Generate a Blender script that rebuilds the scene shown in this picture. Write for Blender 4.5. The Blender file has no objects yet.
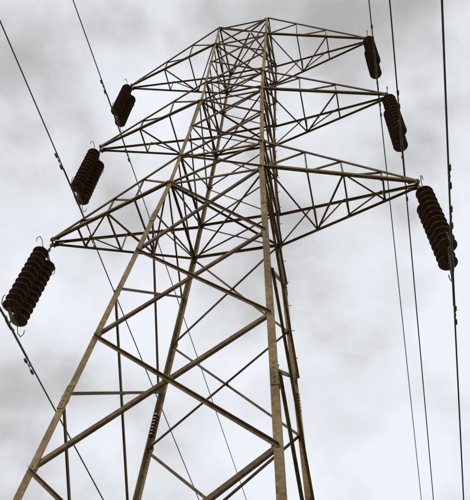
import bpy, math, random
from mathutils import Vector, Matrix
random.seed(7)
S=bpy.context.scene
P=dict(cx=2.6589,cy=-7.5932,yaw=-0.3032,pit=0.9471,roll=0.1015,f=658.0354)
zA,zM,zT,zTop=14.0853,18.9197,23.7134,25.4871
zAp,zB,zC=11.336,8.8967,6.3952
L1,L2,L3=4.17,4.1121,4.084
wA,k=1.0616,0.0655
H=2.86
PEAK=27.3
def W(z):
    if z<=zA: return wA+k*(zA-z)
    if z<=zM: return wA+(0.8964-wA)*(z-zA)/(zM-zA)
    return 0.8964+0.01*(z-zM)/(zTop-zM)
def pt(sx,sy,z,o=0.0):
    w=W(z)+o; return Vector((sx*w,sy*w,z))

# ---------------- materials
def mat(name):
    m=bpy.data.materials.new(name); m.use_nodes=True
    return m,m.node_tree,m.node_tree.nodes['Principled BSDF']
def steel(name,c1,c2,c3,rough=.75,metal=.0,sc=1.3):
    m,nt,b=mat(name); N=nt.nodes; Lk=nt.links
    tc=N.new('ShaderNodeTexCoord')
    n1=N.new('ShaderNodeTexNoise'); n1.inputs['Scale'].default_value=sc; n1.inputs['Detail'].default_value=6
    n2=N.new('ShaderNodeTexNoise'); n2.inputs['Scale'].default_value=14; n2.inputs['Detail'].default_value=8
    r=N.new('ShaderNodeValToRGB'); e=r.color_ramp.elements
    e[0].position=.38; e[0].color=(*c1,1); e[1].position=.62; e[1].color=(*c3,1)
    x=e.new(.5); x.color=(*c2,1)
    mx=N.new('ShaderNodeMath'); mx.operation='MULTIPLY_ADD'; mx.inputs[1].default_value=.5
    h=N.new('ShaderNodeMath'); h.operation='MULTIPLY'; h.inputs[1].default_value=.5
    Lk.new(tc.outputs['Object'],n1.inputs['Vector']); Lk.new(tc.outputs['Object'],n2.inputs['Vector'])
    Lk.new(n2.outputs['Fac'],h.inputs[0]); Lk.new(n1.outputs['Fac'],mx.inputs[0]); Lk.new(h.outputs[0],mx.inputs[2])
    Lk.new(mx.outputs[0],r.inputs['Fac']); Lk.new(r.outputs['Color'],b.inputs['Base Color'])
    b.inputs['Roughness'].default_value=rough; b.inputs['Metallic'].default_value=metal
    bp=N.new('ShaderNodeBump'); bp.inputs['Strength'].default_value=.25; bp.inputs['Distance'].default_value=.004
    Lk.new(n2.outputs['Fac'],bp.inputs['Height']); Lk.new(bp.outputs['Normal'],b.inputs['Normal'])
    return m
M_leg=steel('weathered_steel_leg',(.10,.056,.018),(.19,.125,.048),(.28,.205,.10))
M_br=steel('weathered_steel_brace',(.065,.034,.011),(.12,.072,.026),(.185,.128,.058))
M_fit=steel('fitting_steel',(.04,.026,.016),(.08,.058,.04),(.14,.11,.08),.55,.2)
M_wire=steel('aluminium_conductor',(.06,.05,.043),(.09,.08,.07),(.13,.12,.11),.5,.4)
m,nt,b=mat('brown_porcelain'); M_por=m
n=nt.nodes.new('ShaderNodeTexNoise'); n.inputs['Scale'].default_value=5
r=nt.nodes.new('ShaderNodeValToRGB'); r.color_ramp.elements[0].color=(.045,.019,.010,1); r.color_ramp.elements[1].color=(.13,.062,.034,1)
tc=nt.nodes.new('ShaderNodeTexCoord'); nt.links.new(tc.outputs['Object'],n.inputs['Vector'])
nt.links.new(n.outputs['Fac'],r.inputs['Fac']); nt.links.new(r.outputs['Color'],b.inputs['Base Color']); b.inputs['Roughness'].default_value=.2
m,nt,b=mat('concrete'); M_con=m
n=nt.nodes.new('ShaderNodeTexNoise'); n.inputs['Scale'].default_value=5; n.inputs['Detail'].default_value=8
r=nt.nodes.new('ShaderNodeValToRGB'); r.color_ramp.elements[0].color=(.2,.19,.17,1); r.color_ramp.elements[1].color=(.4,.39,.36,1)
nt.links.new(n.outputs['Fac'],r.inputs['Fac']); nt.links.new(r.outputs['Color'],b.inputs['Base Color']); b.inputs['Roughness'].default_value=.9
m,nt,b=mat('grass_field'); M_gr=m
tc=nt.nodes.new('ShaderNodeTexCoord')
n=nt.nodes.new('ShaderNodeTexNoise'); n.inputs['Scale'].default_value=.35; n.inputs['Detail'].default_value=12; n.inputs['Roughness'].default_value=.7
r=nt.nodes.new('ShaderNodeValToRGB'); r.color_ramp.elements[0].color=(.06,.07,.024,1); r.color_ramp.elements[1].color=(.20,.16,.08,1)
r.color_ramp.elements[0].position=.35; r.color_ramp.elements[1].position=.68
nt.links.new(tc.outputs['Object'],n.inputs['Vector'])
nt.links.new(n.outputs['Fac'],r.inputs['Fac']); nt.links.new(r.outputs['Color'],b.inputs['Base Color']); b.inputs['Roughness'].default_value=1

# ---------------- mesh helpers
class G:
    def __init__(s): s.v=[]; s.f=[]
    def add(s,vs,fs):
        o=len(s.v); s.v+= [tuple(x) for x in vs]; s.f+=[tuple(i+o for i in f) for f in fs]
    def obj(s,name,mt,parent=None,smooth=False):
        me=bpy.data.meshes.new(name); me.from_pydata(s.v,[],s.f); me.update()
        me.materials.append(mt)
        if smooth:
            for p in me.polygons: p.use_smooth=True
        o=bpy.data.objects.new(name,me); S.collection.objects.link(o)
        if parent: o.parent=parent
        return o
def angle(g,p,q,u,v,a,t=None):
    """L-section: heel on p-q, flanges along u and v"""
    t=t or max(.007,a*.11)
    d=(q-p).normalized()
    u=Vector(u); u=(u-d*u.dot(d)).normalized()
    v=Vector(v); v=v-d*v.dot(d); v=(v-u*v.dot(u)).normalized()
    sec=[(0,0),(a,0),(a,t),(t,t),(t,a),(0,a)]
    vs=[c+u*x+v*y for c in (p,q) for x,y in sec]
    fs=[(i,(i+1)%6,6+(i+1)%6,6+i) for i in range(6)]+[(5,4,3,2,1,0),(6,7,8,9,10,11)]
    if u.cross(v).dot(d)<0: fs=[tuple(reversed(f)) for f in fs]
    g.add(vs,fs)
def box(g,c,ax,ay,az,sx,sy,sz):
    vs=[c+ax*(x*sx/2)+ay*(y*sy/2)+az*(z*sz/2) for x in(-1,1) for y in(-1,1) for z in(-1,1)]
    g.add(vs,[(0,1,3,2),(4,6,7,5),(0,4,5,1),(2,3,7,6),(0,2,6,4),(1,5,7,3)])
def rod(g,p,q,r,n=8):
    d=(q-p).normalized(); u=d.orthogonal().normalized(); w=d.cross(u)
    vs=[c+(u*math.cos(2*math.pi*i/n)+w*math.sin(2*math.pi*i/n))*r for c in(p,q) for i in range(n)]
    g.add(vs,[(i,(i+1)%n,n+(i+1)%n,n+i) for i in range(n)]+[tuple(range(n-1,-1,-1)),tuple(range(n,2*n))])
def lathe(g,c,axis,prof,n=18):
    d=axis.normalized(); u=d.orthogonal().normalized(); w=d.cross(u)
    vs=[c+d*h+(u*math.cos(2*math.pi*i/n)+w*math.sin(2*math.pi*i/n))*r for r,h in prof for i in range(n)]
    fs=[(j*n+i,j*n+(i+1)%n,(j+1)*n+(i+1)%n,(j+1)*n+i) for j in range(len(prof)-1) for i in range(n)]
    fs+= [tuple(range(n-1,-1,-1)),tuple(range((len(prof)-1)*n,len(prof)*n))]
    g.add(vs,fs)
def path(g,pts,r,n=6):
    for a,b in zip(pts[:-1],pts[1:]): rod(g,a,b,r,n)

# ---------------- tower
root=bpy.data.objects.new('electricity_pylon',None); S.collection.objects.link(root)
legs=G(); body=G(); arms=G(); plates=G(); bolts=G(); foot=G(); fit=G()
XU,YU,ZU=Vector((1,0,0)),Vector((0,1,0)),Vector((0,0,1))
for sx in(-1,1):
    for sy in(-1,1):
        zs=[0.25,zA,zM,zTop]; sz=[.104,.086,.074]
        for i in range(3):
            angle(legs,pt(sx,sy,zs[i]),pt(sx,sy,zs[i+1]),(-sx,0,0),(0,-sy,0),sz[i],.012)
        angle(legs,pt(sx,sy,zTop),Vector((sx*.04,sy*.04,PEAK)),(-sx,0,0),(0,-sy,0),.05)
        for z in(7.6,12.6,zM-.5):
            aa=.1 if z<13 else .082
            angle(legs,pt(sx,sy,z-.22,.010),pt(sx,sy,z+.22,.010),(-sx,0,0),(0,-sy,0),aa,.010)
            for i in range(5):
                zz=z-.18+i*.09
                q=pt(sx,sy,zz,.010)
                rod(bolts,q+Vector((-sx*aa*.55,0,0)),q+Vector((-sx*aa*.55,sy*.014,0)),.010,6)
                rod(bolts,q+Vector((0,-sy*aa*.55,0)),q+Vector((sx*.014,-sy*aa*.55,0)),.010,6)
        c=pt(sx,sy,0.1)
        lathe(foot,Vector((c.x,c.y,-.3)),ZU,[(.42,0),(.42,.5),(.38,.56),(.01,.57)],20)
faces={'near':((-1,-1),(1,-1),Vector((0,-1,0))),'far':((-1,1),(1,1),Vector((0,1,0))),
       'left':((-1,-1),(-1,1),Vector((-1,0,0))),'right':((1,-1),(1,1),Vector((1,0,0)))}
def gusset(p,n,s=.2):
    d=random.uniform(.001,.003)
    up=ZU; side=n.cross(up).normalized()
    c=p+n*(-.016-d)
    pts=[(-.5,-.6),(.5,-.6),(.62,0),(.5,.6),(-.5,.6),(-.62,0)]
    vs=[c+side*(x*s)+up*(y*s)+n*t for t in(0,.006) for x,y in pts]
    plates.add(vs,[(i,(i+1)%6,6+(i+1)%6,6+i) for i in range(6)]+[(5,4,3,2,1,0),(6,7,8,9,10,11)])
    for x,y in((-.25,-.3),(.25,.3)):
        q=c+side*(x*s)+up*(y*s)
        rod(bolts,q-n*.012,q+n*.03,.009,6)
def X(face,z0,z1,a=.07,inset=.03):
    A,B,n=faces[face]
    o=random.uniform(0,.003)
    a0,a1,b0,b1=pt(*A,z0),pt(*A,z1),pt(*B,z0),pt(*B,z1)
    side=(b0-a0).normalized()
    e=side*inset
    angle(body,a0+e-n*(.016+o),b1-e-n*(.016+o),ZU,-n,a)
    angle(body,b0-e+n*(.003+o),a1+e+n*(.003+o),-ZU,n,a*.9)
    wt=(b0-a0).length/((b0-a0).length+(b1-a1).length)
    c=a0.lerp(b1,wt)
    rod(bolts,c-n*.04,c+n*.03,.010,6)
    for p,s in((a0,1),(a1,1),(b0,-1),(b1,-1)):
        gusset(p+side*s*.07,n,.10)
    return c
def Hh(face,z,a=.07):
    A,B,n=faces[face]
    p,q=pt(*A,z),pt(*B,z); s=(q-p).normalized()*.03
    angle(body,p+s-n*.026,q-s-n*.026,-ZU,-n,a)
nf=[zTop,zT,(zT+zM+1.35)/2,zM+1.35,zM,(zM+zA+1.3)/2,zA+1.3,zA,zAp,zB,zC,3.6,0.6]
for f in('near','far'):
    for i in range(len(nf)-1):
        z1,z0=nf[i],nf[i+1]
        a=.042 if z0>=zA else (.052 if z0>=zB else .058)
        c=X(f,z0,z1,a)
    for z in(zTop,zT,zM+1.35,zM,zA+1.3,zA): Hh(f,z,.052)
sf=[zTop,zT,(zT+zM+1.35)/2,zM+1.35,zM,(zM+zA+1.3)/2,zA+1.3,zA,(zA+zAp)/2,(zAp+zB)/2,(zB+zC)/2,(zC+3.6)/2,2.0,.6]
for f in('left','right'):
    for i in range(len(sf)-1):
        z1,z0=sf[i],sf[i+1]
        X(f,z0,z1,.042 if z0>=zA-2 else .05)
    for z in(zTop,zT,zM+1.35,zM,zA+1.3,zA): Hh(f,z,.05)
for z in(zTop,zT,zM,zA):
    angle(body,pt(-1,-1,z-.06),pt(1,1,z-.06),(1,-1,0),-ZU,.042)
    angle(body,pt(1,-1,z-.14),pt(-1,1,z-.14),(1,1,0),-ZU,.042)
def arm(s,L,z,dz,ts):
    tip=Vector((s*L,0,z)); w=W(z)
    ch=.068
    lo={};hi={}
    for sy in(-1,1):
        a=pt(s,sy,z); b=pt(s,sy,z+dz)
        tl=tip+Vector((0,sy*.055,0)); tu=tip+Vector((0,sy*.055,.09))
        angle(arms,a+Vector((0,sy*.02,0)),tl+Vector((s*.10,sy*.02,0)),(0,-sy,0),ZU,ch)
        angle(arms,b+Vector((0,sy*.02,0)),tu+Vector((s*.06,sy*.02,0)),(0,-sy,0),-ZU,ch*.8)
        lo[sy]=lambda t,a=a,tl=tl:a.lerp(tl,t); hi[sy]=lambda t,b=b,tu=tu:b.lerp(tu,t)
        prev=0
        for i,t in enumerate(ts):
            angle(arms,lo[sy](t)-Vector((0,sy*.01,0)),hi[sy](t)-Vector((0,sy*.01,0)),(s,0,0),(0,-sy,0),.036)
            angle(arms,lo[sy](prev)-Vector((0,sy*.022,0)),hi[sy](t)-Vector((0,sy*.022,0)),(0,0,1),(0,-sy,0),.036)
            gusset(lo[sy](t),Vector((0,sy,0)),.07); gusset(hi[sy](t),Vector((0,sy,0)),.06)
            prev=t
    prev=0; q=-1
    for t in ts:
        angle(arms,lo[-1](t)+ZU*.012,lo[1](t)+ZU*.012,(s,0,0),ZU,.038)
        angle(arms,lo[q](prev)+ZU*.024,lo[-q](t)+ZU*.024,(s,0,0),ZU,.038)
        prev=t;q=-q
    for sy in(-1,1):
        c=tip+Vector((-s*.04,sy*.085,.02))
        box(plates,c,XU,YU,ZU,.24,.010,.16)
    rod(bolts,tip+Vector((s*.05,-.13,-.02)),tip+Vector((s*.05,.13,-.02)),.018)
for s in(-1,1):
    arm(s,L1,zA,1.3,(.28,.52,.78)); arm(s,L2,zM,1.35,(.3,.6)); arm(s,L3,zT,zTop-zT,(.3,.6))
z=10.6
i=0
while z<zTop:
    p=pt(1,1,z)
    if i%2: rod(bolts,p+Vector((-.04,0,0)),p+Vector((-.04,.07,0)),.008,6)
    else: rod(bolts,p+Vector((0,-.04,0)),p+Vector((.07,-.04,0)),.008,6)
    z+=.36;i+=1
# small ribbed stand-off fittings clamped on the two far legs
for sx,z0,n_ in((-1,9.15,7),(1,9.35,6)):
    d=(pt(sx,1,z0+1)-pt(sx,1,z0)).normalized()
    for j in range(n_):
        c=pt(sx,1,z0)+d*(j*.07)+Vector((-sx*.04,-.06,0))
        lathe(fit,c,d,[(.02,0),(.052,.012),(.052,.026),(.02,.04),(.02,.068)],12)
legs.obj('legs',M_leg,root); body.obj('lattice_bracing',M_br,root); arms.obj('crossarms',M_br,root)
plates.obj('gusset_plates',M_br,root); bolts.obj('bolts',M_fit,root); foot.obj('concrete_footings',M_con,root)
fit.obj('ribbed_fittings',M_por,root)

# ---------------- insulators
def insulator(tip,s,dx):
    por=G();met=G()
    e=bpy.data.objects.new('insulator_string',None); S.collection.objects.link(e)
    top=tip+Vector((s*.05,0,-.02)); D=Vector((s*dx,random.uniform(-.03,.03),-H)).normalized(); XA=YU.cross(D).normalized()
    rod(met,top,top+D*.46,.018); lathe(met,top+D*.04,D,[(.03,0),(.04,.03),(.04,.08),(.03,.11)],10)
    lathe(met,top+D*.24,D,[(.025,0),(.035,.03),(.035,.08),(.025,.11)],10)
    sp=.195
    ZY=.47
    def yoke(z,inv):
        vs=[];c=top+D*z; k_=-1 if inv else 1
        pr=[(-sp-.06,0),(-.05,-.08*k_),(.05,-.08*k_),(sp+.06,0),(sp+.04,.05*k_),(-sp-.04,.05*k_)]
        for x in(-.008,.008):
            for yy,zz in pr: vs.append(c+XA*x+YU*yy+D*zz)
        met.add(vs,[(i,(i+1)%6,6+(i+1)%6,6+i) for i in range(6)]+[(5,4,3,2,1,0),(6,7,8,9,10,11)])
    yoke(ZY,False); n=11; z0=.54; z1=H-.28; pz=(z1-z0)/n
    yoke(H-.20,True)
    for sy in(-1,1):
        o=YU*(sy*sp)
        rod(met,top+o+D*ZY,top+o+D*(H-.20),.016)
        for i in range(n):
            c=top+o+D*(z0+i*pz)
            lathe(met,c,D,[(.03,0),(.052,.01),(.058,.07),(.05,.085)],12)
            ax=(D+Vector((random.uniform(-.03,.03),random.uniform(-.03,.03),0))).normalized()
            lathe(por,c+D*.055,ax,[(.05,0),(.10,.012),(.15,.035),(.178,.065),(.181,.078),(.170,.076),(.14,.060),(.13,.085),(.12,.060),(.09,.055),(.085,.08),(.06,.055),(.03,.05)],24)
    for sy in(-1,1):
        for zz,dirn in((ZY,1),(H-.20,-1)):
            c=top+YU*(sy*(sp+.05))+D*zz
            path(met,[c,c+YU*sy*.10+D*(-.10*dirn),c+YU*sy*.22+D*(-.08*dirn),c+YU*sy*.27+D*(.06*dirn),c+YU*sy*.24+D*(.14*dirn)],.009)
    b=top+D*(H-.22)
    rod(met,b,b+D*.20,.018)
    c=top+D*H
    path(met,[c+YU*-.2-ZU*-.02,c+YU*-.1-ZU*.01,c+YU*.1-ZU*.01,c+YU*.2-ZU*-.02],.030,8)
    por.obj('porcelain_discs',M_por,e,True); met.obj('metal_fittings',M_fit,e)
    return c
def conductor(c,ds):
    g=G(); e=bpy.data.objects.new('power_line',None); S.collection.objects.link(e)
    span=260; sl=.02
    def zz(y): a=abs(y); return c.z-sl*a+sl*a*a/span
    ys=[-span+ i*2 for i in range(int(span*2/2)+1)]
    cu=bpy.data.curves.new('conductor','CURVE'); cu.dimensions='3D'; cu.bevel_depth=.016; cu.bevel_resolution=2
    sp=cu.splines.new('POLY'); sp.points.add(len(ys)-1)
    for i,y in enumerate(ys): sp.points[i].co=(c.x,c.y+y,zz(y),1)
    cu.materials.append(M_wire)
    o=bpy.data.objects.new('conductor',cu); S.collection.objects.link(o); o.parent=e
    for sy in(-1,1):
        path(g,[Vector((c.x,c.y+sy*t,zz(t))) for t in(.2,.6,.95)],.023,8)
        for dist in ds[sy]:
            p=Vector((c.x,c.y+sy*dist,zz(dist)))
            box(g,p-ZU*.03,XU,YU,ZU,.03,.05,.09)
            q=p-ZU*.085
            rod(g,q-YU*.2,q+YU*.2,.007)
            for t in(-1,1):
                lathe(g,q+YU*(t*.10),YU*t,[(.015,0),(.028,.02),(.030,.10),(.022,.13)],10)
    g.obj('vibration_dampers',M_fit,e)
for s in(-1,1):
    for L,z,dx,ds in((L1,zA,.07 if s<0 else .13,{-1:(1.1,1.9),1:(1.1,)}),(L2,zM,.0,{-1:(1.2,),1:(1.3,)}),(L3,zT,-.03,{-1:(1.2,),1:(1.2,)})):
        conductor(insulator(Vector((s*L,0,z)),s,dx),ds)

# ---------------- ground
g=G(); vs=[];fs=[]
import mathutils.noise as mn
rad=[0]+[2*1.16**i for i in range(52)]
seg=64
vs.append((0,0,0))
for r_ in rad[1:]:
    for j in range(seg):
        a=2*math.pi*j/seg; x,y=r_*math.cos(a),r_*math.sin(a)
        h=mn.noise(Vector((x*.01,y*.01,0)))*min(1,max(0,(r_-15)/150))*3
        vs.append((x,y,h))
for j in range(seg): fs.append((0,1+j,1+(j+1)%seg))
for i in range(len(rad)-2):
    for j in range(seg):
        fs.append((1+i*seg+j,1+(i+1)*seg+j,1+(i+1)*seg+(j+1)%seg,1+i*seg+(j+1)%seg))
g.add(vs,fs); g.obj('ground',M_gr,None,True)

# ---------------- world : overcast
w=bpy.data.worlds.new('World'); S.world=w; w.use_nodes=True; nt=w.node_tree; N=nt.nodes; Lk=nt.links
bg=N['Background']
el,rot=math.radians(38),math.radians(205)
sky=N.new('ShaderNodeTexSky'); sky.sky_type='NISHITA'; sky.sun_disc=False; sky.sun_elevation=el; sky.sun_rotation=rot
sc=N.new('ShaderNodeVectorMath'); sc.operation='SCALE'; sc.inputs['Scale'].default_value=.10
Lk.new(sky.outputs['Color'],sc.inputs[0])
tc=N.new('ShaderNodeTexCoord')
mp=N.new('ShaderNodeMapping'); mp.inputs['Scale'].default_value=(1,1,1.2); mp.inputs['Location'].default_value=(4.3,2.2,1.1)
Lk.new(tc.outputs['Generated'],mp.inputs['Vector'])
def noise(scale,det,rg,dist):
    n1=N.new('ShaderNodeTexNoise'); n1.inputs['Scale'].default_value=scale; n1.inputs['Detail'].default_value=det; n1.inputs['Roughness'].default_value=rg; n1.inputs['Distortion'].default_value=dist
    Lk.new(mp.outputs[0],n1.inputs['Vector']); return n1
n1=noise(2.8,3,.5,.1); n2=noise(7,8,.55,.15)
add=N.new('ShaderNodeMath'); add.operation='MULTIPLY_ADD'; add.inputs[1].default_value=.42
Lk.new(n2.outputs['Fac'],add.inputs[0]); 
sc1=N.new('ShaderNodeMath'); sc1.operation='MULTIPLY'; sc1.inputs[1].default_value=.95
Lk.new(n1.outputs['Fac'],sc1.inputs[0]); Lk.new(sc1.outputs[0],add.inputs[2])
dp=N.new('ShaderNodeVectorMath'); dp.operation='DOT_PRODUCT'; dp.inputs[1].default_value=(.9,.25,.0)
Lk.new(tc.outputs['Generated'],dp.inputs[0])
ma=N.new('ShaderNodeMath'); ma.operation='MULTIPLY_ADD'; ma.inputs[1].default_value=.20
Lk.new(dp.outputs['Value'],ma.inputs[0]); Lk.new(add.outputs[0],ma.inputs[2])
cr=N.new('ShaderNodeValToRGB'); e=cr.color_ramp.elements
e[0].position=.49; e[0].color=(.46,.455,.45,1); e[1].position=.77; e[1].color=(.90,.94,.99,1)
x=e.new(.58); x.color=(.60,.60,.61,1); x=e.new(.67); x.color=(.79,.81,.85,1)
Lk.new(ma.outputs[0],cr.inputs['Fac'])
mx=N.new('ShaderNodeMix'); mx.data_type='RGBA'; mx.inputs['Factor'].default_value=.95
Lk.new(sc.outputs[0],mx.inputs['A']); Lk.new(cr.outputs['Color'],mx.inputs['B'])
Lk.new(mx.outputs['Result'],bg.inputs['Color']); bg.inputs['Strength'].default_value=1.0
sun=bpy.data.lights.new('sun','SUN'); sun.energy=1.5; sun.angle=math.radians(10); sun.color=(1,.92,.78)
so=bpy.data.objects.new('sun',sun); S.collection.objects.link(so)
dirv=Vector((math.sin(rot)*math.cos(el),math.cos(rot)*math.cos(el),math.sin(el)))
so.rotation_euler=dirv.to_track_quat('Z','Y').to_euler(); so.location=(0,0,60)

# ---------------- camera
yaw,pit,roll,f=P['yaw'],P['pit'],P['roll'],P['f']
F=Vector((math.sin(yaw)*math.cos(pit),math.cos(yaw)*math.cos(pit),math.sin(pit)))
Rr=Vector((math.cos(yaw),-math.sin(yaw),0)); U=Rr.cross(F)
R2=Rr*math.cos(roll)+U*math.sin(roll); U2=-Rr*math.sin(roll)+U*math.cos(roll)
cd=bpy.data.cameras.new('camera'); co=bpy.data.objects.new('camera',cd); S.collection.objects.link(co)
mt=Matrix((R2,U2,-F)).transposed().to_4x4(); mt.translation=Vector((P['cx'],P['cy'],1.6)); co.matrix_world=mt
cd.sensor_fit='HORIZONTAL'; cd.sensor_width=36; cd.lens=36*f/470; cd.clip_end=10000; cd.clip_start=.1
S.camera=co
S.view_settings.view_transform='Standard'; S.view_settings.look='None'; S.view_settings.exposure=0
